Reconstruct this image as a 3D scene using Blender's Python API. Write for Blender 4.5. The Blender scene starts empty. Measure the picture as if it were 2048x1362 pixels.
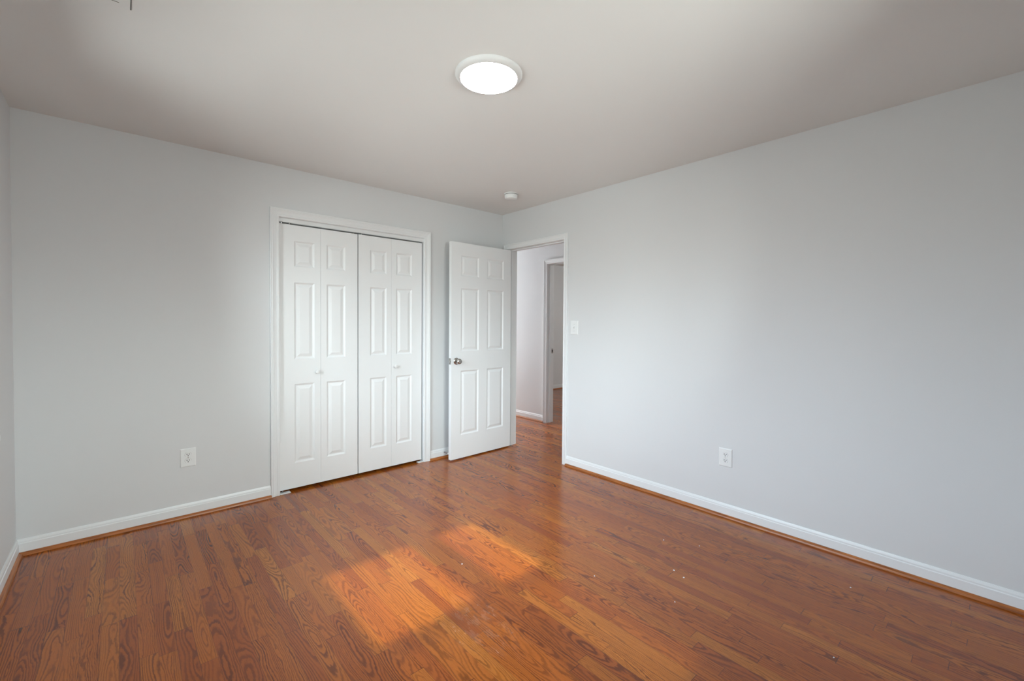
import bpy, bmesh, math, random
from mathutils import Vector, Matrix

random.seed(7)
S = bpy.context.scene
COL = S.collection

# ------------------------------------------------------------------ camera
IMG_W = 2048.0
F_PX = 878.78
yaw, pitch, roll = 0.72023, -0.01921, 0.00633
cy_, sy_ = math.cos(yaw), math.sin(yaw)
cp_, sp_ = math.cos(pitch), math.sin(pitch)
fwd = Vector((sy_ * cp_, cy_ * cp_, sp_))
rt0 = Vector((cy_, -sy_, 0))
up0 = rt0.cross(fwd)
rgt = rt0 * math.cos(roll) + up0 * math.sin(roll)
upv = -rt0 * math.sin(roll) + up0 * math.cos(roll)
cam_d = bpy.data.cameras.new('camera')
cam_d.sensor_width = 36.0
cam_d.sensor_fit = 'HORIZONTAL'
cam_d.lens = 36.0 * F_PX / IMG_W
cam_d.shift_x = 10.0955 / IMG_W
cam_d.shift_y = -17.3275 / IMG_W
cam_d.clip_start = 0.02
cam = bpy.data.objects.new('camera', cam_d)
COL.objects.link(cam)
m3 = Matrix((rgt, upv, -fwd)).transposed()
cam.matrix_world = Matrix.Translation((-3.05151, -3.56268, 1.29242)) @ m3.to_4x4()
S.camera = cam

# ------------------------------------------------------------------ light
S.view_settings.view_transform = 'Standard'
S.view_settings.look = 'None'
S.view_settings.gamma = 1.0
S.view_settings.use_curve_mapping = False
S.view_settings.exposure = 1.6
S.cycles.caustics_reflective = False
S.cycles.caustics_refractive = False
S.cycles.sample_clamp_indirect = 4.0

# daylight: the side of the sky with the sun (-y, front window) is brighter and
# whiter than the north-west side (-x, left window)
SKY_FRONT = (1.65, 1.8, 1.8)
SKY_SIDE = (0.47, 0.55, 0.635)
GND_FRONT = (0.6, 0.61, 0.585)
GND_SIDE = (0.18, 0.188, 0.185)
SKY_STRENGTH = 12.0
w = bpy.data.worlds.new('daylight')
S.world = w
w.use_nodes = True
nt = w.node_tree
nt.nodes.clear()
wo = nt.nodes.new('ShaderNodeOutputWorld')
bg = nt.nodes.new('ShaderNodeBackground')
tc = nt.nodes.new('ShaderNodeTexCoord')
sx = nt.nodes.new('ShaderNodeSeparateXYZ')
nt.links.new(tc.outputs['Generated'], sx.inputs[0])


def wmap(sock, a, b):
    q = nt.nodes.new('ShaderNodeMapRange')
    q.interpolation_type = 'SMOOTHSTEP'
    q.inputs[1].default_value = a
    q.inputs[2].default_value = b
    nt.links.new(sock, q.inputs[0])
    return q.outputs[0]


def wmix(f, a, b):
    q = nt.nodes.new('ShaderNodeMix')
    q.data_type = 'RGBA'
    nt.links.new(f, q.inputs[0])
    for sock, val in ((q.inputs[6], a), (q.inputs[7], b)):
        if isinstance(val, tuple):
            sock.default_value = val + (1,)
        else:
            nt.links.new(val, sock)
    return q.outputs[2]


df = nt.nodes.new('ShaderNodeMath')
df.operation = 'SUBTRACT'
nt.links.new(sx.outputs[0], df.inputs[0])
nt.links.new(sx.outputs[1], df.inputs[1])
side = wmap(df.outputs[0], -0.5, 0.5)          # 0 towards -x, 1 towards -y
above = wmap(sx.outputs[2], -0.05, 0.26)
sky_c = wmix(above, wmix(side, GND_SIDE, GND_FRONT), wmix(side, SKY_SIDE, SKY_FRONT))
nt.links.new(sky_c, bg.inputs[0])
bg.inputs[1].default_value = SKY_STRENGTH
nt.links.new(bg.outputs[0], wo.inputs[0])

SUN_EL = math.atan(0.7265)
sun_d = bpy.data.lights.new('sun', 'SUN')
sun_d.energy = 1.9
sun_d.color = (1.0, 0.97, 0.40)
sun_d.angle = math.radians(0.9)
sun = bpy.data.objects.new('sun', sun_d)
COL.objects.link(sun)
sun_dir = Vector((0.0, math.cos(SUN_EL), -math.sin(SUN_EL)))
sun.rotation_euler = sun_dir.to_track_quat('-Z', 'Y').to_euler()
sun.location = (-1.8, -9, 6)


def lamp(name, kind, loc, energy, color, size=0.1, rot=None):
    d = bpy.data.lights.new(name, kind)
    d.energy = energy
    d.color = color
    if kind == 'POINT':
        d.shadow_soft_size = size
    else:
        d.size = size
    o = bpy.data.objects.new(name, d)
    o.location = loc
    if rot:
        o.rotation_euler = rot
    COL.objects.link(o)
    return o


lamp('hall_lamp', 'POINT', (0.62, 1.75, 2.2), 0.2, (1.0, 0.96, 0.90), 0.12)
lamp('hall_end_fill', 'AREA', (0.61, 3.93, 1.25), 39, (0.93, 0.975, 1.0), 0.9, (math.radians(-90), 0, 0))  # added fill light at the closed hall end, no window there
lamp('far_bedroom_fill', 'POINT', (3.4, -0.4, 2.1), 20, (0.92, 0.97, 0.95), 0.2)  # added unseen fill that brightens the far bedroom


def portal(name, loc, rot, sx_, sy_2):
    d = bpy.data.lights.new(name, 'AREA')
    d.shape = 'RECTANGLE'
    d.size = sx_
    d.size_y = sy_2
    d.cycles.is_portal = True
    o = bpy.data.objects.new(name, d)
    o.location = loc
    o.rotation_euler = rot
    COL.objects.link(o)


# window openings: front wall (y), left wall (x)
FRONT_Y = -3.98
LEFT_X = -3.4955
H = 2.44
FW = (-2.36, -1.29, 0.80, 2.08)      # x0, x1, z0, z1
LW = (-2.62, -0.80, 0.80, 2.22)      # y0, y1, z0, z1
portal('front_window_portal', ((FW[0] + FW[1]) / 2, FRONT_Y - 0.15, (FW[2] + FW[3]) / 2), (math.radians(90), 0, 0), FW[1] - FW[0], FW[3] - FW[2])
portal('left_window_portal', (LEFT_X - 0.15, (LW[0] + LW[1]) / 2, (LW[2] + LW[3]) / 2), (0, math.radians(-90), 0), LW[3] - LW[2], LW[1] - LW[0])


# ------------------------------------------------------------------ materials
class NT:
    def __init__(s, name):
        s.m = bpy.data.materials.new(name)
        s.m.use_nodes = True
        s.t = s.m.node_tree
        s.b = s.t.nodes['Principled BSDF']

    def n(s, t, **kw):
        x = s.t.nodes.new(t)
        for k_, v_ in kw.items():
            setattr(x, k_, v_)
        return x

    def put(s, sock, v):
        if v is None:
            return
        if hasattr(v, 'is_linked') or hasattr(v, 'links'):
            s.t.links.new(v, sock)
        else:
            sock.default_value = v

    def math(s, op, a, b=None, c=None, clamp=False):
        x = s.n('ShaderNodeMath', operation=op)
        x.use_clamp = clamp
        s.put(x.inputs[0], a)
        s.put(x.inputs[1], b)
        s.put(x.inputs[2], c)
        return x.outputs[0]

    def xyz(s, x=0.0, y=0.0, z=0.0):
        c = s.n('ShaderNodeCombineXYZ')
        s.put(c.inputs[0], x); s.put(c.inputs[1], y); s.put(c.inputs[2], z)
        return c.outputs[0]

    def white(s, v):
        x = s.n('ShaderNodeTexWhiteNoise', noise_dimensions='3D')
        s.put(x.inputs[0], v)
        return x

    def noise(s, v, scale=1.0, detail=2.0, rough=0.5):
        x = s.n('ShaderNodeTexNoise')
        s.put(x.inputs['Vector'], v)
        x.inputs['Scale'].default_value = scale
        x.inputs['Detail'].default_value = detail
        x.inputs['Roughness'].default_value = rough
        return x.outputs[0]

    def mix(s, f, a, b, blend='MIX'):
        x = s.n('ShaderNodeMix', data_type='RGBA', blend_type=blend)
        s.put(x.inputs[0], f); s.put(x.inputs[6], a); s.put(x.inputs[7], b)
        return x.outputs[2]

    def mapr(s, v, a, b, c, d, clamp=True):
        x = s.n('ShaderNodeMapRange')
        x.clamp = clamp
        s.put(x.inputs[0], v)
        for i, q in enumerate((a, b, c, d)):
            x.inputs[i + 1].default_value = q
        return x.outputs[0]

    def smooth(s, v, a, b):
        x = s.n('ShaderNodeMapRange', interpolation_type='SMOOTHSTEP')
        s.put(x.inputs[0], v)
        for i, q in enumerate((a, b, 0.0, 1.0)):
            x.inputs[i + 1].default_value = q
        return x.outputs[0]


def paint(name, col, rough, bump=0.0, bscale=300.0, var=0.015):
    t = NT(name)
    tcx = t.n('ShaderNodeTexCoord')
    nz = t.noise(tcx.outputs['Object'], 1.6, 3.0)
    c0 = tuple(v * (1 - var) for v in col) + (1,)
    c1 = tuple(min(1, v * (1 + var)) for v in col) + (1,)
    t.put(t.b.inputs['Base Color'], t.mix(nz, c0, c1))
    t.b.inputs['Roughness'].default_value = rough
    if bump:
        b = t.n('ShaderNodeBump')
        b.inputs['Strength'].default_value = bump
        b.inputs['Distance'].default_value = 0.0006
        t.put(b.inputs['Height'], t.noise(tcx.outputs['Object'], bscale, 2.0))
        t.t.links.new(b.outputs[0], t.b.inputs['Normal'])
    return t.m


def metal(name, col, rough):
    t = NT(name)
    tcx = t.n('ShaderNodeTexCoord')
    nz = t.noise(tcx.outputs['Object'], 180.0, 2.0)
    t.b.inputs['Base Color'].default_value = col + (1,)
    t.b.inputs['Metallic'].default_value = 1.0
    t.put(t.b.inputs['Roughness'], t.mapr(nz, 0, 1, rough * 0.85, rough * 1.15))
    return t.m


def wood_floor(name):
    t = NT(name)
    geo = t.n('ShaderNodeNewGeometry')
    sp = t.n('ShaderNodeSeparateXYZ')
    t.put(sp.inputs[0], geo.outputs['Position'])
    X, Y = sp.outputs[0], sp.outputs[1]
    P = 0.0572
    u = t.math('DIVIDE', t.math('ADD', X, 2.896), P)
    row = t.math('FLOOR', u)
    fu = t.math('SUBTRACT', u, row)
    wr = t.white(t.xyz(row, 3.7, 1.3))
    sr = t.n('ShaderNodeSeparateColor')
    t.put(sr.inputs[0], wr.outputs['Color'])
    L = t.math('MULTIPLY_ADD', sr.outputs[0], 0.50, 0.34)
    v = t.math('DIVIDE', t.math('MULTIPLY_ADD', sr.outputs[1], 9.0, Y), L)
    wob = t.noise(t.xyz(t.math('MULTIPLY', row, 5.31), v, 0.0), 0.9, 0.0)
    v = t.math('MULTIPLY_ADD', wob, 0.9, v)
    colm = t.math('FLOOR', v)
    fv = t.math('SUBTRACT', v, colm)
    wp = t.white(t.xyz(row, colm, 8.2))
    s1 = t.n('ShaderNodeSeparateColor')
    t.put(s1.inputs[0], wp.outputs['Color'])
    r1, r2, r3 = s1.outputs
    wp2 = t.white(t.xyz(colm, row, 2.9))
    s2 = t.n('ShaderNodeSeparateColor')
    t.put(s2.inputs[0], wp2.outputs['Color'])
    q1, q2, q3 = s2.outputs
    # grain: slice through the growth rings of a log
    lx = t.math('MULTIPLY', t.math('SUBTRACT', fu, 0.5), P)
    ly = t.math('MULTIPLY_ADD', r1, 31.0, Y)
    seed = t.math('MULTIPLY', r2, 57.0)
    warp = t.noise(t.xyz(t.math('MULTIPLY', lx, 34.0), t.math('MULTIPLY', ly, 5.5), seed), 1.0, 3.0, 0.55)
    warp2 = t.noise(t.xyz(t.math('MULTIPLY', lx, 9.0), t.math('MULTIPLY', ly, 2.2), t.math('ADD', seed, 11.0)), 1.0, 1.0, 0.5)
    px = t.math('ADD', lx, t.math('MULTIPLY', t.math('SUBTRACT', q1, 0.5), 0.075))
    px = t.math('ADD', px, t.math('MULTIPLY', t.math('SUBTRACT', warp, 0.5), 0.020))
    pz = t.math('MULTIPLY_ADD', q2, 0.055, 0.006)
    pz = t.math('ADD', pz, t.math('MULTIPLY', t.math('SUBTRACT', warp2, 0.5), 0.085))
    rr = t.math('SQRT', t.math('ADD', t.math('MULTIPLY', px, px), t.math('MULTIPLY', pz, pz)))
    rr = t.math('ADD', rr, t.math('MULTIPLY', t.math('SUBTRACT', warp, 0.5), 0.010))
    warp3 = t.noise(t.xyz(t.math('MULTIPLY', lx, 160.0), t.math('MULTIPLY', ly, 60.0), seed), 1.0, 2.0, 0.6)
    rr = t.math('ADD', rr, t.math('MULTIPLY', t.math('SUBTRACT', warp3, 0.5), 0.0030))
    ph = t.math('DIVIDE', rr, 0.0060)
    fr = t.math('FRACT', ph)
    # early wood: dark band that starts sharp and fades
    ring = t.math('MULTIPLY', t.smooth(fr, 0.0, 0.15), t.math('SUBTRACT', 1.0, t.smooth(fr, 0.30, 0.70)))
    rvar = t.noise(t.xyz(t.math('MULTIPLY', ph, 0.9), t.math('MULTIPLY', ly, 1.2), seed), 1.0, 1.0)
    ring = t.math('MULTIPLY', ring, t.mapr(rvar, 0.3, 0.7, 0.35, 1.0))
    pores = t.noise(t.xyz(t.math('MULTIPLY', X, 900.0), t.math('MULTIPLY', Y, 38.0), seed), 1.0, 2.0, 0.6)
    pore = t.smooth(pores, 0.52, 0.72)
    streak = t.noise(t.xyz(t.math('MULTIPLY', X, 130.0), t.math('MULTIPLY', Y, 2.4), seed), 1.0, 2.0, 0.6)
    # tones
    cr = t.n('ShaderNodeValToRGB')
    el = cr.color_ramp.elements
    el[0].position = 0.0; el[0].color = (0.300, 0.068, 0.010, 1)
    el[1].position = 1.0; el[1].color = (0.470, 0.155, 0.020, 1)
    for pos, c in ((0.30, (0.360, 0.088, 0.011, 1)), (0.62, (0.405, 0.108, 0.012, 1)), (0.85, (0.430, 0.125, 0.014, 1))):
        a = el.new(pos); a.color = c
    t.put(cr.inputs[0], r3)
    base = cr.outputs[0]
    base = t.mix(t.mapr(streak, 0.25, 0.75, 0.0, 0.34), base, (0.26, 0.066, 0.013, 1))
    dark = t.mix(1.0, base, (0.25, 0.20, 0.24, 1), 'MULTIPLY')
    base = t.mix(t.math('MULTIPLY', ring, t.mapr(q3, 0, 1, 0.55, 1.0)), base, dark)
    base = t.mix(t.math('MULTIPLY', pore, 0.34), base, dark)
    mn = t.noise(t.xyz(t.math('MULTIPLY', lx, 40.0), t.math('MULTIPLY', ly, 3.2), t.math('ADD', seed, 23.0)), 1.0, 1.0)
    base = t.mix(t.math('MULTIPLY', t.smooth(mn, 0.66, 0.74), t.mapr(q1, 0.60, 0.9, 0.0, 0.3)), base, dark)
    # joints
    eu = t.math('MINIMUM', fu, t.math('SUBTRACT', 1.0, fu))
    gap_s = t.math('SUBTRACT', 1.0, t.smooth(eu, 0.006, 0.020))
    wgap = t.noise(t.xyz(row, t.math('MULTIPLY', Y, 0.9), 4.0), 1.0, 0.0)
    gap_s = t.math('MULTIPLY', gap_s, t.mapr(wgap, 0.35, 0.65, 0.25, 1.0))
    ev = t.math('MULTIPLY', t.math('MINIMUM', fv, t.math('SUBTRACT', 1.0, fv)), L)
    gap_e = t.math('SUBTRACT', 1.0, t.smooth(ev, 0.0004, 0.0013))
    gap = t.math('MAXIMUM', gap_s, gap_e)
    base = t.mix(t.math('MULTIPLY', gap, 0.75), base, (0.035, 0.014, 0.008, 1))
    # worn, dull scuffs in the middle of the room
    dx = t.math('DIVIDE', t.math('ADD', X, 1.90), 0.20)
    dy = t.math('DIVIDE', t.math('ADD', Y, 2.10), 0.30)
    dd = t.math('SQRT', t.math('ADD', t.math('MULTIPLY', dx, dx), t.math('MULTIPLY', dy, dy)))
    sc = t.noise(t.xyz(t.math('MULTIPLY', X, 26.0), t.math('MULTIPLY', Y, 11.0), 1.0), 1.0, 4.0, 0.65)
    scuff = t.math('MULTIPLY', t.math('SUBTRACT', 1.0, t.smooth(dd, 0.25, 1.0)), t.smooth(sc, 0.40, 0.75))
    base = t.mix(t.math('MULTIPLY', scuff, 0.10), base, (0.52, 0.42, 0.38, 1))
    t.put(t.b.inputs['Base Color'], base)
    rn = t.noise(t.xyz(t.math('MULTIPLY', X, 5.0), t.math('MULTIPLY', Y, 2.0), 0.0), 1.0, 3.0)
    ro = t.mapr(rn, 0.3, 0.7, 0.19, 0.25)
    ro = t.math('ADD', ro, t.math('MULTIPLY', scuff, 0.15))
    t.put(t.b.inputs['Roughness'], ro)
    t.b.inputs['IOR'].default_value = 1.5
    hgt = t.math('MULTIPLY', gap_s, -0.15)
    tilt = t.math('MULTIPLY', t.math('SUBTRACT', r1, 0.5), t.math('MULTIPLY', t.math('SUBTRACT', fu, 0.5), 1.1))
    hgt = t.math('ADD', hgt, tilt)
    b = t.n('ShaderNodeBump')
    b.inputs['Strength'].default_value = 0.25
    b.inputs['Distance'].default_value = 0.0009
    t.put(b.inputs['Height'], hgt)
    t.t.links.new(b.outputs[0], t.b.inputs['Normal'])
    return t.m


def wood_trim(name):
    t = NT(name)
    geo = t.n('ShaderNodeNewGeometry')
    sp = t.n('ShaderNodeSeparateXYZ')
    t.put(sp.inputs[0], geo.outputs['Position'])
    lo = t.math('ADD', sp.outputs[0], sp.outputs[1])
    nz = t.noise(t.xyz(t.math('MULTIPLY', lo, 7.0), t.math('MULTIPLY', sp.outputs[2], 220.0), t.math('MULTIPLY', t.math('SUBTRACT', sp.outputs[0], sp.outputs[1]), 0.4)), 1.0, 3.0, 0.6)
    cr = t.n('ShaderNodeValToRGB')
    cr.color_ramp.elements[0].position = 0.3
    cr.color_ramp.elements[0].color = (0.17, 0.045, 0.011, 1)
    cr.color_ramp.elements[1].position = 0.7
    cr.color_ramp.elements[1].color = (0.50, 0.165, 0.036, 1)
    t.put(cr.inputs[0], nz)
    t.put(t.b.inputs['Base Color'], cr.outputs[0])
    t.b.inputs['Roughness'].default_value = 0.34
    return t.m


def emit(name, col, strength):
    t = NT(name)
    t.b.inputs['Base Color'].default_value = (0.9, 0.9, 0.9, 1)
    t.b.inputs['Emission Color'].default_value = col + (1,)
    t.b.inputs['Emission Strength'].default_value = strength
    return t.m


def glass(name, tint, alpha_dim=1.0):
    t = NT(name)
    tr = t.n('ShaderNodeBsdfTransparent')
    tr.inputs[0].default_value = tuple(c * alpha_dim for c in tint) + (1,)
    gl = t.n('ShaderNodeBsdfGlossy')
    gl.inputs['Roughness'].default_value = 0.02
    fr = t.n('ShaderNodeFresnel')
    fr.inputs[0].default_value = 1.45
    mx = t.n('ShaderNodeMixShader')
    t.t.links.new(fr.outputs[0], mx.inputs[0])
    t.t.links.new(tr.outputs[0], mx.inputs[1])
    t.t.links.new(gl.outputs[0], mx.inputs[2])
    out = t.t.nodes['Material Output']
    t.t.links.new(mx.outputs[0], out.inputs[0])
    return t.m


def mesh_screen(name):
    t = NT(name)
    tr = t.n('ShaderNodeBsdfTransparent')
    df = t.n('ShaderNodeBsdfDiffuse')
    df.inputs[0].default_value = (0.05, 0.05, 0.05, 1)
    mx = t.n('ShaderNodeMixShader')
    mx.inputs[0].default_value = 0.50
    t.t.links.new(tr.outputs[0], mx.inputs[1])
    t.t.links.new(df.outputs[0], mx.inputs[2])
    t.t.links.new(mx.outputs[0], t.t.nodes['Material Output'].inputs[0])
    return t.m


M = {}
M['wall'] = paint('grey_wall_paint', (0.675, 0.683, 0.692), 0.62, 0.10)
M['ceiling'] = paint('ceiling_paint', (0.80, 0.80, 0.79), 0.85, 0.10)
M['trim'] = paint('white_trim_paint', (0.775, 0.79, 0.802), 0.38)
M['door'] = paint('white_door_paint', (0.80, 0.815, 0.825), 0.42)
M['plastic'] = paint('white_plastic', (0.79, 0.80, 0.80), 0.35)
M['fixture'] = paint('fixture_white_enamel', (0.70, 0.70, 0.70), 0.45)
M['dark'] = paint('dark_slot', (0.02, 0.02, 0.02), 0.6)
M['seam'] = paint('gap_shade_colour', (0.13, 0.13, 0.125), 0.8)  # dark colour standing in for the shade inside narrow gaps
M['nickel'] = metal('satin_nickel', (0.48, 0.46, 0.43), 0.24)
M['steel'] = metal('bright_steel', (0.72, 0.72, 0.72), 0.25)
M['floor'] = wood_floor('oak_strip_floor')
M['shoe'] = wood_trim('stained_oak_moulding')
M['lens'] = emit('lit_lens', (1.0, 0.985, 0.96), 12.0)
M['glass'] = glass('window_glass', (0.96, 0.98, 0.97))
M['screen'] = mesh_screen('insect_screen')
M['rubber'] = paint('white_rubber', (0.75, 0.75, 0.74), 0.6)
M['fleck'] = paint('white_paint_fleck', (0.85, 0.84, 0.82), 0.6)

# ------------------------------------------------------------------ mesh helpers


def B():
    return bmesh.new()


def box(bm, x0, x1, y0, y1, z0, z1):
    vs = [bm.verts.new((x, y, z)) for z in (z0, z1) for y in (y0, y1) for x in (x0, x1)]
    for f in ((0, 2, 3, 1), (4, 5, 7, 6), (0, 1, 5, 4), (2, 6, 7, 3), (0, 4, 6, 2), (1, 3, 7, 5)):
        bm.faces.new([vs[i] for i in f])
    return bm


def prism(bm, ring0, ring1, cap=True):
    a = [bm.verts.new(p) for p in ring0]
    b = [bm.verts.new(p) for p in ring1]
    n = len(a)
    for i in range(n):
        bm.faces.new((a[i], a[(i + 1) % n], b[(i + 1) % n], b[i]))
    if cap:
        bm.faces.new(list(reversed(a)))
        bm.faces.new(b)
    return bm


def lathe(bm, prof, mat=Matrix(), seg=40):
    rings = []
    for r, z in prof:
        if r < 1e-6:
            rings.append([bm.verts.new(mat @ Vector((0, 0, z)))])
        else:
            rings.append([bm.verts.new(mat @ Vector((r * math.cos(2 * math.pi * i / seg), r * math.sin(2 * math.pi * i / seg), z))) for i in range(seg)])
    for a, b in zip(rings, rings[1:]):
        for i in range(seg):
            j = (i + 1) % seg
            if len(a) == 1 and len(b) > 1:
                bm.faces.new((a[0], b[i], b[j]))
            elif len(b) == 1 and len(a) > 1:
                bm.faces.new((a[i], a[j], b[0]))
            elif len(a) > 1:
                bm.faces.new((a[i], a[j], b[j], b[i]))
    return bm


def tube(bm, pts, r, seg=8):
    pts = [Vector(p) for p in pts]
    rings = []
    for i, p in enumerate(pts):
        d = (pts[min(i + 1, len(pts) - 1)] - pts[max(i - 1, 0)]).normalized()
        a = d.cross(Vector((0, 0, 1)))
        if a.length < 1e-3:
            a = d.cross(Vector((0, 1, 0)))
        a.normalize()
        c = d.cross(a)
        rings.append([bm.verts.new(p + r * (math.cos(2 * math.pi * k_ / seg) * a + math.sin(2 * math.pi * k_ / seg) * c)) for k_ in range(seg)])
    for a, b in zip(rings, rings[1:]):
        for i in range(seg):
            bm.faces.new((a[i], a[(i + 1) % seg], b[(i + 1) % seg], b[i]))
    bm.faces.new(rings[0][::-1])
    bm.faces.new(rings[-1])
    return bm


def obj(name, bm, mat, parent=None, smooth=False, bevel=0.0):
    bmesh.ops.recalc_face_normals(bm, faces=bm.faces)
    me = bpy.data.meshes.new(name)
    bm.to_mesh(me)
    bm.free()
    if smooth:
        for p in me.polygons:
            p.use_smooth = True
        me.set_sharp_from_angle(angle=math.radians(40))
    o = bpy.data.objects.new(name, me)
    me.materials.append(mat)
    COL.objects.link(o)
    if parent:
        o.parent = parent
    if bevel:
        md = o.modifiers.new('bevel', 'BEVEL')
        md.width = bevel
        md.segments = 2
        md.limit_method = 'ANGLE'
    return o


def tag(o, label, cat, group=None, kind=None):
    o['label'] = label
    o['category'] = cat
    if group:
        o['group'] = group
    if kind:
        o['kind'] = kind
    return o


def struct(name, bm, mat, label, cat, **kw):
    return tag(obj(name, bm, mat, **kw), label, cat, kind='structure')


def empty(name, loc, rotz=0.0):
    o = bpy.data.objects.new(name, None)
    o.location = loc
    o.rotation_euler = (0, 0, rotz)
    o.empty_display_size = 0.1
    COL.objects.link(o)
    return o


# ------------------------------------------------------------------ floor, ceiling
T = 0.12
HX = 1.10          # hall's opposite wall face
FAR_Y = 2.312      # far bedroom wall
struct('floor', box(B(), LEFT_X - 0.2, 5.2, FRONT_Y - 0.2, 4.2, -0.06, 0.0), M['floor'],
       'glossy reddish brown oak strip floor running through room and hall', 'floor')
struct('ceiling', box(B(), LEFT_X - 0.2, 5.2, FRONT_Y - 0.2, 4.2, H, H + 0.1), M['ceiling'],
       'flat off-white painted ceiling over the room', 'ceiling')

# ------------------------------------------------------------------ closet / door openings
CX0, CX1, CZ = -2.170, -0.950, 2.069      # closet opening
DY0, DY1, DZ = -0.872, -0.097, 2.062      # room doorway in right wall
JT = 0.018                                # jamb board thickness
OY0, OY1, OZ = -0.400, 0.375, 2.062       # hall doorway

bm = B()
box(bm, LEFT_X - T, CX0 - JT, 0, T, 0, H)
box(bm, CX0 - JT, CX1 + JT, 0, T, CZ + JT, H)
box(bm, CX1 + JT, T, 0, T, 0, H)
struct('wall_back', bm, M['wall'], 'light grey back wall around the closet doors', 'wall')

bm = B()
box(bm, 0, T, DY1 + JT, 0, 0, H)
box(bm, 0, T, DY0 - JT, DY1 + JT, DZ + JT, H)
box(bm, 0, T, FRONT_Y - T, DY0 - JT, 0, H)
struct('wall_right', bm, M['wall'], 'long light grey wall right of the open doorway', 'wall')

bm = B()
box(bm, LEFT_X - T, LEFT_X, LW[1], 0, 0, H)
box(bm, LEFT_X - T, LEFT_X, FRONT_Y - T, LW[0], 0, H)
box(bm, LEFT_X - T, LEFT_X, LW[0], LW[1], 0, LW[2])
box(bm, LEFT_X - T, LEFT_X, LW[0], LW[1], LW[3], H)
struct('wall_left', bm, M['wall'], 'light grey side wall at the left edge of the photo', 'wall')

bm = B()
box(bm, LEFT_X, FW[0], FRONT_Y - T, FRONT_Y, 0, H)
box(bm, FW[1], 0, FRONT_Y - T, FRONT_Y, 0, H)
box(bm, FW[0], FW[1], FRONT_Y - T, FRONT_Y, 0, FW[2])
box(bm, FW[0], FW[1], FRONT_Y - T, FRONT_Y, FW[3], H)
struct('wall_front', bm, M['wall'], 'grey wall with the added sunny window, behind the viewer', 'wall')

# closet interior
bm = B()
box(bm, -2.6, -2.56, T, 0.75, 0, H)
box(bm, -0.50, -0.46, T, 0.75, 0, H)
box(bm, -2.6, -0.46, 0.75, 0.79, 0, H)
struct('wall_closet', bm, M['wall'], 'inner walls of the closed closet behind the folding doors', 'wall')

# hall and far bedroom walls
bm = B()
box(bm, HX, HX + T, OY1 + JT, 4.0, 0, H)
box(bm, HX, HX + T, OY0 - JT, OY1 + JT, OZ + JT, H)
box(bm, HX, HX + T, -3.0, OY0 - JT, 0, H)
struct('wall_hall', bm, M['wall'], 'pale hallway wall seen through the open doorway', 'wall')
bm = B()
box(bm, 0, T, T, 4.0, 0, H)
box(bm, 0, HX, 4.0, 4.0 + T, 0, H)
box(bm, T, HX, -3.0 - T, -3.0, 0, H)
struct('wall_hall_end', bm, M['wall'], 'hallway walls beside and at the ends of the hall', 'wall')
bm = B()
box(bm, HX + T, 5.0, FAR_Y, FAR_Y + T, 0, H)
box(bm, 5.0, 5.0 + T, -3.0, FAR_Y + T, 0, H)
box(bm, HX, 5.0 + T, -3.0 - T, -3.0, 0, H)
struct('wall_far_bedroom', bm, M['wall'], 'grey wall of the dim room beyond the hallway', 'wall')

# ------------------------------------------------------------------ baseboards + shoe moulding
BH = 0.088


def base_profile():
    return [(0.0, 0.0), (0.012, 0.0), (0.012, BH - 0.024), (0.0085, BH - 0.020), (0.0085, BH - 0.013), (0.0065, BH - 0.006), (0.004, BH), (0.0, BH)]


def shoe_profile():
    r = 0.018
    pts = [(0.012, 0.0005)]
    for i in range(7):
        a = math.radians(90 * i / 6)
        pts.append((0.012 + r * math.cos(a), 0.0005 + r * math.sin(a)))
    return pts


def run(bm, axis, wall, sgn, a, b, prof):
    """extrude profile (out, z) along a wall; axis 'x': wall is y=wall, runs along x"""
    def pt(s, o, z):
        return (s, wall + sgn * o, z) if axis == 'x' else (wall + sgn * o, s, z)
    prism(bm, [pt(a, o, z) for o, z in prof], [pt(b, o, z) for o, z in prof])


CW = 0.061     # closet casing width
DW = 0.051     # room door casing width
bm = B()
run(bm, 'x', 0, -1, LEFT_X, CX0 - CW, base_profile())
run(bm, 'x', 0, -1, CX1 + CW, 0, base_profile())
struct('baseboard_back', bm, M['trim'], 'white baseboard along the back wall beside the closet', 'baseboard')
bm = B()
run(bm, 'y', 0, -1, FRONT_Y, DY0 - DW, base_profile())
struct('baseboard_right', bm, M['trim'], 'long white baseboard under the right wall', 'baseboard')
bm = B()
run(bm, 'y', LEFT_X, 1, FRONT_Y, 0, base_profile())
struct('baseboard_left', bm, M['trim'], 'white baseboard under the left side wall', 'baseboard')
bm = B()
run(bm, 'x', FRONT_Y, 1, LEFT_X, 0, base_profile())
struct('baseboard_front', bm, M['trim'], 'white baseboard under the window wall behind the viewer', 'baseboard')
HCW = 0.055
bm = B()
run(bm, 'y', HX, -1, OY1 + HCW, 4.0, base_profile())
run(bm, 'y', HX, -1, -3.0, OY0 - HCW, base_profile())
struct('baseboard_hall', bm, M['trim'], 'white baseboard of the hallway wall seen through the doorway', 'baseboard')
bm = B()
run(bm, 'x', FAR_Y, -1, HX + T, 5.0, base_profile())
struct('baseboard_far', bm, M['trim'], 'white baseboard of the dim room beyond the hall', 'baseboard')

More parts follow.
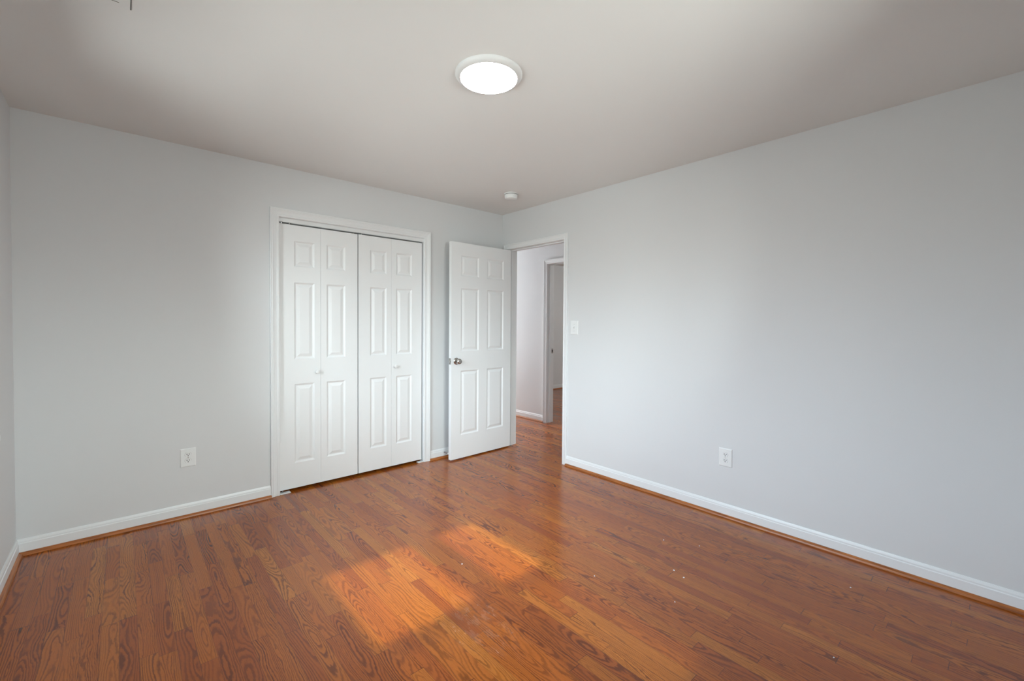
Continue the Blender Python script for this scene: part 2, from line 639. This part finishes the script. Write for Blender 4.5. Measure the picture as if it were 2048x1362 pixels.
bm = B()
run(bm, 'x', 0, -1, LEFT_X + 0.012, CX0 - CW, shoe_profile())
struct('trim_1', bm, M['shoe'], 'stained oak shoe moulding along the back wall, left of the closet', 'moulding', smooth=True)
bm = B()
run(bm, 'x', 0, -1, CX1 + CW, -0.012, shoe_profile())
struct('trim_2', bm, M['shoe'], 'short stained oak shoe moulding between closet and open door', 'moulding', smooth=True)
bm = B()
run(bm, 'y', 0, -1, FRONT_Y + 0.012, DY0 - DW, shoe_profile())
struct('trim_3', bm, M['shoe'], 'long stained oak shoe moulding under the right wall', 'moulding', smooth=True)
bm = B()
run(bm, 'y', LEFT_X, 1, FRONT_Y + 0.012, -0.030, shoe_profile())
struct('trim_4', bm, M['shoe'], 'stained oak shoe moulding under the left side wall', 'moulding', smooth=True)
bm = B()
run(bm, 'y', HX, -1, OY1 + HCW, 4.0, shoe_profile())
struct('trim_5', bm, M['shoe'], 'stained oak shoe moulding along the hallway wall', 'moulding', smooth=True)
bm = B()
run(bm, 'x', FAR_Y, -1, HX + T, 5.0, shoe_profile())
struct('trim_6', bm, M['shoe'], 'dark stained shoe moulding in the dim far room', 'moulding', smooth=True)


# ------------------------------------------------------------------ casings
def casing_profile(wd):
    # (offset from opening outward, height off the wall)
    return [(0.0, 0.0), (0.0, 0.009), (0.003, 0.011), (wd * 0.22, 0.0115), (wd * 0.30, 0.0095), (wd * 0.55, 0.0125),
            (wd * 0.72, 0.0165), (wd * 0.80, 0.0150), (wd * 0.86, 0.0175), (wd * 0.96, 0.0180), (wd, 0.0165), (wd, 0.0)]


def casing(bm, axis, wall, sgn, s0, s1, zt, wd, z0=0.0):
    prof = casing_profile(wd)

    def pt(s, h, z):
        return (s, wall + sgn * h, z) if axis == 'x' else (wall + sgn * h, s, z)
    st = []
    st.append([pt(s0 - o, h, z0) for o, h in prof])
    st.append([pt(s0 - o, h, zt + o) for o, h in prof])
    st.append([pt(s1 + o, h, zt + o) for o, h in prof])
    st.append([pt(s1 + o, h, z0) for o, h in prof])
    rings = [[bm.verts.new(p) for p in r] for r in st]
    n = len(prof)
    for a, b in zip(rings, rings[1:]):
        for i in range(n):
            bm.faces.new((a[i], a[(i + 1) % n], b[(i + 1) % n], b[i]))
    bm.faces.new(rings[0])
    bm.faces.new(rings[-1][::-1])


bm = B()
casing(bm, 'x', 0, -1, CX0 - 0.003, CX1 + 0.003, CZ + 0.001, CW)
struct('trim_7', bm, M['trim'], 'white moulded casing framing the folding closet doors', 'door casing')
bm = B()
casing(bm, 'y', 0, -1, DY0 - 0.003, DY1 + 0.002, DZ + 0.001, DW)
struct('trim_8', bm, M['trim'], 'white moulded casing around the open doorway to the hall', 'door casing')
bm = B()
casing(bm, 'y', T, 1, DY0 - 0.003, DY1 + 0.003, DZ + 0.001, DW)
struct('trim_9', bm, M['trim'], 'white casing on the hall side of the open doorway', 'door casing')
bm = B()
casing(bm, 'y', HX, -1, OY0 - 0.003, OY1 + 0.003, OZ + 0.001, HCW)
struct('trim_10', bm, M['trim'], 'white casing around the second doorway across the hall', 'door casing')


def jambs(axis, w0, w1, s0, s1, zt, stop_at, stop_w=0.035):
    bm = B()

    def bx(sa, sb, da, db, za, zb):
        if axis == 'x':
            box(bm, sa, sb, da, db, za, zb)
        else:
            box(bm, da, db, sa, sb, za, zb)
    bx(s0 - JT, s0, w0, w1, 0, zt + JT)
    bx(s1, s1 + JT, w0, w1, 0, zt + JT)
    bx(s0, s1, w0, w1, zt, zt + JT)
    if stop_at is not None:
        bx(s0, s0 + 0.010, stop_at, stop_at + stop_w, 0, zt)
        bx(s1 - 0.010, s1, stop_at, stop_at + stop_w, 0, zt)
        bx(s0 + 0.010, s1 - 0.010, stop_at, stop_at + stop_w, zt - 0.010, zt)
    return bm


struct('trim_11', jambs('x', 0.0, T, CX0, CX1, CZ, None), M['trim'], 'white jamb boards lining the closet opening', 'door jamb')
struct('trim_12', jambs('y', 0.0, T, DY0, DY1, DZ, 0.040), M['trim'], 'white jamb lining the open doorway beside the hinged door', 'door jamb')
j = struct('trim_13', jambs('y', HX, HX + T, OY0, OY1, OZ, HX + 0.035), M['trim'], 'white jamb of the second doorway across the hall', 'door jamb')
bm = B()
box(bm, HX + 0.082, HX + 0.112, OY1 - 0.0015, OY1 + 0.001, 0.905, 0.965)
sp_ = obj('strike_plate', bm, M['nickel'], j)
bm = B()
box(bm, HX + 0.090, HX + 0.104, OY1 - 0.0022, OY1 - 0.0005, 0.920, 0.950)
obj('strike_hole', bm, M['dark'], sp_)


# ------------------------------------------------------------------ panelled door slabs
STICK = [(0.0, 0.0), (0.005, -0.0035), (0.011, -0.0075), (0.017, -0.0080), (0.038, -0.0015), (0.041, -0.0010)]


def panel_slab(bm, x0, x1, y0, y1, z0, z1, panels):
    """slab in local xz, front face at y0 (facing -y), back at y1; panels = [(xa, xb, za, zb)]"""
    xs = sorted({x0, x1, *[p[0] for p in panels], *[p[1] for p in panels]})
    zs = sorted({z0, z1, *[p[2] for p in panels], *[p[3] for p in panels]})
    for yy, s in ((y0, -1), (y1, 1)):
        for i in range(len(xs) - 1):
            for k_ in range(len(zs) - 1):
                a, b, c, d = xs[i], xs[i + 1], zs[k_], zs[k_ + 1]
                pan = any(abs(p[0] - a) < 1e-6 and abs(p[1] - b) < 1e-6 and abs(p[2] - c) < 1e-6 and abs(p[3] - d) < 1e-6 for p in panels)
                if not pan:
                    bm.faces.new([bm.verts.new(q) for q in ((a, yy, c), (b, yy, c), (b, yy, d), (a, yy, d))])
                else:
                    prev = None
                    lim = min(b - a, d - c) * 0.5 - 0.004
                    for ins, dep in STICK:
                        ii = min(ins, lim)
                        q = [bm.verts.new(v) for v in ((a + ii, yy + s * dep, c + ii), (b - ii, yy + s * dep, c + ii), (b - ii, yy + s * dep, d - ii), (a + ii, yy + s * dep, d - ii))]
                        if prev:
                            for n_ in range(4):
                                bm.faces.new((prev[n_], prev[(n_ + 1) % 4], q[(n_ + 1) % 4], q[n_]))
                        prev = q
                    bm.faces.new(prev)
    for (xa, za), (xb, zb) in (((x0, z0), (x1, z0)), ((x1, z0), (x1, z1)), ((x1, z1), (x0, z1)), ((x0, z1), (x0, z0))):
        bm.faces.new([bm.verts.new(q) for q in ((xa, y0, za), (xb, y0, zb), (xb, y1, zb), (xa, y1, za))])
    bmesh.ops.remove_doubles(bm, verts=bm.verts, dist=1e-5)
    return bm


# hinged six-panel door, swung open into the room
ang = math.atan2(-0.023, -0.77)
door = empty('door_1', (0.0, -0.142, 0.0), ang - math.pi)     # local -x runs from hinge to free edge
tag(door, 'white six-panel hinged door standing open by the hall doorway', 'door', kind='structure')
W_ = 0.757
rows = [(0.232, 0.842), (1.026, 1.622), (1.735, 1.930)]
cols = [(-0.645, -0.428), (-0.322, -0.103)]
bm = B()
panel_slab(bm, -W_, 0.0, 0.0, 0.035, 0.013, 2.049, [(a, b, c, d) for a, b in cols for c, d in rows])
slab = obj('door_slab', bm, M['door'], door)
# knob set on the face towards the viewer (-y local)
kx, kz = -W_ + 0.060, 0.936
to_front = Matrix.Translation((kx, 0.0, kz)) @ Matrix.Rotation(math.radians(90), 4, 'X')
bm = B()
lathe(bm, [(0.0, 0.0), (0.032, 0.0), (0.0325, 0.003), (0.030, 0.007), (0.024, 0.0095), (0.012, 0.011), (0.012, 0.012)], to_front, 40)
obj('knob_rose', bm, M['nickel'], door, smooth=True)
bm = B()
lathe(bm, [(0.0105, 0.009), (0.0105, 0.024), (0.013, 0.028), (0.021, 0.033), (0.0255, 0.041), (0.0265, 0.048), (0.0245, 0.055), (0.019, 0.0595), (0.009, 0.0612), (0.0, 0.0614)], to_front, 40)
kn = obj('door_knob', bm, M['nickel'], door, smooth=True)
bm = B()
lathe(bm, [(0.0, 0.0610), (0.006, 0.0610), (0.006, 0.0632), (0.004, 0.0640), (0.0, 0.0640)], to_front, 20)
obj('lock_button', bm, M['nickel'], kn, smooth=True)
to_back = Matrix.Translation((kx, 0.035, kz)) @ Matrix.Rotation(math.radians(-90), 4, 'X')
bm = B()
lathe(bm, [(0.0, 0.0), (0.032, 0.0), (0.0325, 0.003), (0.030, 0.007), (0.012, 0.011), (0.0105, 0.024), (0.021, 0.033), (0.0265, 0.048), (0.019, 0.0595), (0.0, 0.0614)], to_back, 32)
obj('door_knob', bm, M['nickel'], door, smooth=True)
bm = B()
box(bm, -W_ - 0.0012, -W_ + 0.001, 0.005, 0.030, kz - 0.029, kz + 0.029)
lp = obj('latch_plate', bm, M['nickel'], door)
bm = B()
prism(bm, [(-W_ - 0.0005, 0.011, kz - 0.009), (-W_ - 0.0005, 0.024, kz - 0.009), (-W_ - 0.010, 0.013, kz - 0.009), (-W_ - 0.010, 0.011, kz - 0.009)],
      [(-W_ - 0.0005, 0.011, kz + 0.009), (-W_ - 0.0005, 0.024, kz + 0.009), (-W_ - 0.010, 0.013, kz + 0.009), (-W_ - 0.010, 0.011, kz + 0.009)])
obj('latch_bolt', bm, M['steel'], lp)
for hz in (0.20, 1.03, 1.86):
    bm = B()
    lathe(bm, [(0.0, -0.045), (0.006, -0.045), (0.006, 0.045), (0.0, 0.045)], Matrix.Translation((-0.002, 0.0405, hz)), 12)
    obj('hinge', bm, M['nickel'], door, smooth=True)

# folding closet doors: two pairs, two leaves each
FY = 0.018          # front face
LZ0, LZ1 = 0.022, 2.027
crow = [(0.213, 0.819), (1.009, 1.594), (1.713, 1.908)]


def leaf(parent, xa, xb, wide_left):
    a = xa + (0.103 if wide_left else 0.046)
    b = xb - (0.046 if wide_left else 0.103)
    bm = B()
    panel_slab(bm, xa, xb, FY, FY + 0.030, LZ0, LZ1, [(a, b, c, d) for c, d in crow])
    return obj('door_leaf', bm, M['door'], parent)


def round_knob(parent, x, z):
    mt = Matrix.Translation((x, FY, z)) @ Matrix.Rotation(math.radians(90), 4, 'X')
    bm = B()
    lathe(bm, [(0.0, -0.001), (0.009, -0.001), (0.0095, 0.002), (0.007, 0.006), (0.0072, 0.011), (0.013, 0.016), (0.0165, 0.022), (0.0160, 0.027), (0.011, 0.0305), (0.0, 0.0318)], mt, 28)
    return obj('door_knob', bm, M['plastic'], parent, smooth=True)


pair = empty('door_2', (0, 0, 0))
tag(pair, 'left pair of white panelled folding closet doors', 'closet door', group='folding closet doors', kind='structure')
lf = leaf(pair, -2.1655, -1.8683, True)
round_knob(lf, -1.8980, 0.905)
leaf(pair, -1.8671, -1.5690, False)
pair = empty('door_3', (0, 0, 0))
tag(pair, 'right pair of white panelled folding closet doors, nearer the open door', 'closet door', group='folding closet doors', kind='structure')
leaf(pair, -1.5620, -1.2643, True)
lf = leaf(pair, -1.2631, -0.9610, False)
round_knob(lf, -1.2330, 0.908)

# overhead track with dark slot
track = empty('sliding_track', (0, 0, 0))
tag(track, 'white overhead track above the folding closet doors', 'door track')
bm = B()
box(bm, CX0, CX1, 0.0125, 0.0145, 2.0385, 2.0685)
box(bm, CX0, CX1, 0.0145, 0.0460, 2.0665, 2.0685)
box(bm, CX0, CX1, 0.0440, 0.0460, 2.0385, 2.0665)
obj('track_channel', bm, M['trim'], track)
for px_ in (-2.150, -2.095, -1.600, -1.535, -0.985):
    bm = B()
    lathe(bm, [(0.0, 2.020), (0.0035, 2.020), (0.0035, 2.062), (0.0, 2.062)], Matrix.Translation((px_, 0.024, 0)), 10)
    obj('pivot_pin', bm, M['steel'], track)


def bracket(x0, x1, label):
    r = empty('pivot_bracket', ((x0 + x1) / 2, 0.012, 0.0))
    tag(r, label, 'bracket', group='closet floor brackets')
    hw = (x1 - x0) / 2
    bm = B()
    box(bm, -hw, hw, -0.020, 0.018, 0.0005, 0.006)
    box(bm, -hw, hw, -0.020, -0.0175, 0.006, 0.0085)
    obj('bracket_plate', bm, M['plastic'], r)
    s = -1 if x0 < -1.5 else 1
    bm = B()
    lathe(bm, [(0.0, 0.004), (0.004, 0.004), (0.004, 0.024), (0.0, 0.024)], Matrix.Translation((s * hw * 0.45, 0.0, 0)), 12)
    obj('pivot_pin', bm, M['steel'], r)


bracket(-2.169, -2.098, 'small white pivot bracket on floor at left foot of closet doors')
bracket(-1.005, -0.952, 'small white pivot bracket on floor at right foot of closet doors')

# spring door stop on the baseboard behind the open door
ds = empty('door_stop', (-0.728, -0.012, 0.052))
tag(ds, 'small springy metal door stop screwed to baseboard behind open door', 'door stop')
to_room = Matrix.Rotation(math.radians(90), 4, 'X')
bm = B()
lathe(bm, [(0.0, 0.0), (0.010, 0.0), (0.010, 0.003), (0.006, 0.008), (0.0, 0.008)], to_room, 20)
obj('stop_base', bm, M['steel'], ds, smooth=True)
bm = B()
pts = []
for i in range(145):
    a = 2 * math.pi * i / 12
    pts.append((0.0052 * math.cos(a), -0.006 - 0.062 * i / 144, 0.0052 * math.sin(a)))
tube(bm, pts, 0.0011, 6)
obj('stop_spring', bm, M['steel'], ds, smooth=True)
bm = B()
lathe(bm, [(0.0, 0.064), (0.0075, 0.064), (0.0078, 0.072), (0.006, 0.076), (0.0, 0.077)], to_room, 20)
obj('stop_tip', bm, M['rubber'], ds, smooth=True)


# ------------------------------------------------------------------ electrical plates
def plate_mesh(w_, h_):
    bm = B()
    a, b = w_ / 2, h_ / 2
    prism(bm, [(-a, 0, -b), (a, 0, -b), (a, 0, b), (-a, 0, b)], [(-a, -0.0025, -b), (a, -0.0025, -b), (a, -0.0025, b), (-a, -0.0025, b)], cap=True)
    prism(bm, [(-a, -0.0025, -b), (a, -0.0025, -b), (a, -0.0025, b), (-a, -0.0025, b)], [(-a + 0.005, -0.0055, -b + 0.005), (a - 0.005, -0.0055, -b + 0.005), (a - 0.005, -0.0055, b - 0.005), (-a + 0.005, -0.0055, b - 0.005)], cap=True)
    return bm


def screw(bm, x, z, y=-0.0054):
    lathe(bm, [(0.0, 0.0), (0.0035, 0.0), (0.003, 0.0012), (0.0, 0.0015)], Matrix.Translation((x, y, z)) @ Matrix.Rotation(math.radians(90), 4, 'X'), 14)


def outlet(loc, rz, label):
    r = empty('wall_outlet', loc, rz)
    tag(r, label, 'outlet', group='wall outlets')
    obj('cover_plate', plate_mesh(0.0855, 0.122), M['plastic'], r)
    bm = B()
    screw(bm, 0, 0)
    obj('screw', bm, M['steel'], r)
    for dz in (0.0198, -0.0198):
        bm = B()
        # rounded receptacle face with flattened top and bottom
        ring = []
        for i in range(36):
            a = 2 * math.pi * i / 36
            ring.append((0.0172 * math.cos(a), max(-0.0138, min(0.0138, 0.0172 * math.sin(a)))))
        prism(bm, [(x, -0.0050, dz + z) for x, z in ring], [(x, -0.0080, dz + z) for x, z in ring])
        rc = obj('receptacle', bm, M['plastic'], r)
        # dark ring painted as the shadow gap round the receptacle
        bm = B()
        prism(bm, [(x * 1.035, -0.0050, dz + z * 1.035) for x, z in ring], [(x * 1.035, -0.0057, dz + z * 1.035) for x, z in ring])
        obj('gap_ring', bm, M['seam'], rc)
        for sx_, hh in ((-0.0063, 0.0046), (0.0063, 0.0038)):
            bm = B()
            box(bm, sx_ - 0.0018, sx_ + 0.0018, -0.0083, -0.0072, dz + 0.0035 - hh, dz + 0.0035 + hh)
            obj('slot', bm, M['dark'], rc)
        bm = B()
        lathe(bm, [(0.0, 0.0), (0.0033, 0.0), (0.0033, 0.0006), (0.0, 0.0006)], Matrix.Translation((0, -0.0077, dz - 0.0072)) @ Matrix.Rotation(math.radians(90), 4, 'X'), 14)
        obj('ground_hole', bm, M['dark'], rc)
    return r


outlet((-2.727, 0.0, 0.392), 0.0, 'white duplex outlet low on the back wall left of closet')
outlet((0.0, -2.326, 0.399), math.radians(-90), 'white duplex outlet low on the long right wall')

sw = empty('light_switch', (0.0, -1.002, 1.258), math.radians(-90))
tag(sw, 'white toggle light switch on right wall beside the doorway', 'light switch')
obj('cover_plate', plate_mesh(0.088, 0.125), M['plastic'], sw)
bm = B()
box(bm, -0.0055, 0.0055, -0.0060, -0.0050, -0.012, 0.012)
obj('toggle_slot', bm, M['fixture'], sw)
bm = B()
prism(bm, [(-0.0045, -0.0055, -0.006), (0.0045, -0.0055, -0.006), (0.0045, -0.0055, 0.006), (-0.0045, -0.0055, 0.006)],
      [(-0.0035, -0.017, 0.004), (0.0035, -0.017, 0.004), (0.0035, -0.016, 0.011), (-0.0035, -0.016, 0.011)])
obj('toggle', bm, M['plastic'], sw)
for dz in (0.030, -0.030):
    bm = B()
    screw(bm, 0, dz)
    obj('screw', bm, M['steel'], sw)

# ------------------------------------------------------------------ ceiling fixtures
cl = empty('ceiling_light', (-1.768, -1.962, H))
tag(cl, 'round flush ceiling light glowing white in the middle of ceiling', 'ceiling light')
bm = B()
lathe(bm, [(0.0, 0.0), (0.154, 0.0), (0.154, -0.006), (0.151, -0.012), (0.144, -0.018), (0.136, -0.0215), (0.1315, -0.022), (0.1305, -0.018), (0.0, -0.018)], Matrix(), 72)
obj('light_rim', bm, M['fixture'], cl, smooth=True)
bm = B()
lathe(bm, [(0.1303, -0.0185), (0.1300, -0.0205), (0.10, -0.0209), (0.05, -0.0212), (0.0, -0.0213)], Matrix(), 72)
obj('lens', bm, M['lens'], cl, smooth=True)

sd = empty('smoke_detector', (-0.448, -0.640, H))
tag(sd, 'small round white smoke detector on ceiling near far corner', 'smoke detector')
bm = B()
lathe(bm, [(0.0, 0.0), (0.062, 0.0), (0.062, -0.006), (0.060, -0.008), (0.0, -0.008)], Matrix(), 48)
obj('mounting_base', bm, M['plastic'], sd, smooth=True)
bm = B()
lathe(bm, [(0.0, -0.008), (0.053, -0.008), (0.053, -0.0125), (0.0, -0.0125)], Matrix(), 48)
obj('vent_gap', bm, M['seam'], sd, smooth=True)
bm = B()
lathe(bm, [(0.0, -0.0122), (0.057, -0.0122), (0.0575, -0.018), (0.0565, -0.036), (0.052, -0.046), (0.043, -0.050), (0.0, -0.051)], Matrix(), 48)
obj('detector_cover', bm, M['plastic'], sd, smooth=True)

# flush ceiling hatch at the upper left edge of the picture
ch = empty('ceiling_hatch', (-3.25, -1.70, H))
tag(ch, 'flush white ceiling panel with thin dark seams at top left edge', 'ceiling hatch')
bm = B()
box(bm, -0.205, 0.2315, -0.33, 0.2685, -0.0012, 0.0)
obj('hatch_panel', bm, M['ceiling'], ch)
bm = B()
box(bm, 0.2318, 0.2354, -0.33, 0.2920, -0.0016, 0.0)
box(bm, -0.205, 0.2010, 0.2690, 0.2715, -0.0016, 0.0)
obj('seam', bm, M['seam'], ch)

# ------------------------------------------------------------------ windows
def sash(name, parent, x0, x1, z0, z1, y0, y1, fw=0.04):
    bm = B()
    box(bm, x0, x0 + fw, y0, y1, z0, z1)
    box(bm, x1 - fw, x1, y0, y1, z0, z1)
    box(bm, x0 + fw, x1 - fw, y0, y1, z0, z0 + fw)
    box(bm, x0 + fw, x1 - fw, y0, y1, z1 - fw, z1)
    s_ = obj(name, bm, M['trim'], parent)
    ym = (y0 + y1) / 2
    bm = B()
    box(bm, x0 + fw, x1 - fw, ym - 0.002, ym + 0.002, z0 + fw, z1 - fw)
    obj('pane', bm, M['glass'], s_)
    return s_


# local frame: x along wall, y outward negative, built for a front wall
def window(name, label, loc, rz, bays, z0, z1, zm, screens=True):
    r = empty(name, loc, rz)
    tag(r, label, 'window', kind='structure')
    xa, xb = bays[0][0], bays[-1][1]
    f = 0.03
    bm = B()
    box(bm, xa - f, xa, -0.12, 0.0, z0 - f, z1 + f)
    box(bm, xb, xb + f, -0.12, 0.0, z0 - f, z1 + f)
    box(bm, xa, xb, -0.12, 0.0, z1, z1 + f)
    box(bm, xa, xb, -0.12, 0.0, z0 - f, z0)
    for (a0, a1), (b0, b1) in zip(bays, bays[1:]):
        box(bm, a1, b0, -0.12, 0.0, z0, z1)
    obj('window_frame', bm, M['trim'], r)
    bm = B()
    casing(bm, 'x', 0.0, 1, xa - f, xb + f, z1 + f, 0.057, z0 - f)
    obj('window_casing', bm, M['trim'], r)
    bm = B()
    box(bm, xa - 0.11, xb + 0.11, 0.0, 0.05, z0 - f - 0.025, z0 - f)
    obj('window_sill', bm, M['trim'], r)
    for b0, b1 in bays:
        sash('upper_sash', r, b0, b1, zm, z1, -0.085, -0.055)
        sash('lower_sash', r, b0, b1, z0, zm + 0.04, -0.050, -0.020)
        if not screens:
            continue
        bm = B()
        box(bm, b0, b1, -0.100, -0.099, z0, zm + 0.01)
        obj('insect_screen', bm, M['screen'], r)
    return r


window('window_1', 'white double-hung window added behind the viewer, shaped to cast the sun patches', (0, FRONT_Y, 0), 0.0,
       [(-2.33, -1.76), (-1.675, -1.315)], FW[2] + 0.03, FW[3] - 0.03, 1.46)  # added, unseen; bay widths shaped to throw the two sun patches
window('window_2', 'white double-hung window added out of view in the left wall for daylight', (LEFT_X, 0, 0), math.radians(-90),
       [(0.83, 1.67), (1.75, 2.59)], LW[2] + 0.03, LW[3] - 0.03, 1.50, False)  # added, unseen; widened and raised to spread daylight from the side

# ------------------------------------------------------------------ paint flecks on the floor
proto = None
for i, (fx, fy) in enumerate([(-1.688, -1.655), (-0.878, -2.429), (-0.902, -2.495), (-1.124, -2.564), (-0.357, -3.075), (-0.977, -3.14), (-1.238, -2.189), (-0.619, -2.225), (-0.525, -2.399)]):
    bm = B()
    r0 = 0.0048 if i < 3 else 0.0032
    ring = []
    for k_ in range(9):
        a = 2 * math.pi * k_ / 9
        rr = r0 * random.uniform(0.6, 1.1)
        ring.append((rr * math.cos(a) * 1.3, rr * math.sin(a)))
    prism(bm, [(x, y, 0.0) for x, y in ring], [(x * 0.7, y * 0.7, 0.0018) for x, y in ring])
    o = obj('paint_fleck', bm, M['fleck'])
    o.location = (fx, fy, 0.0)
    o.rotation_euler = (0, 0, random.uniform(0, 6))
    tag(o, 'tiny white paint fleck lying on the oak floor', 'debris', group='paint flecks on the floor')
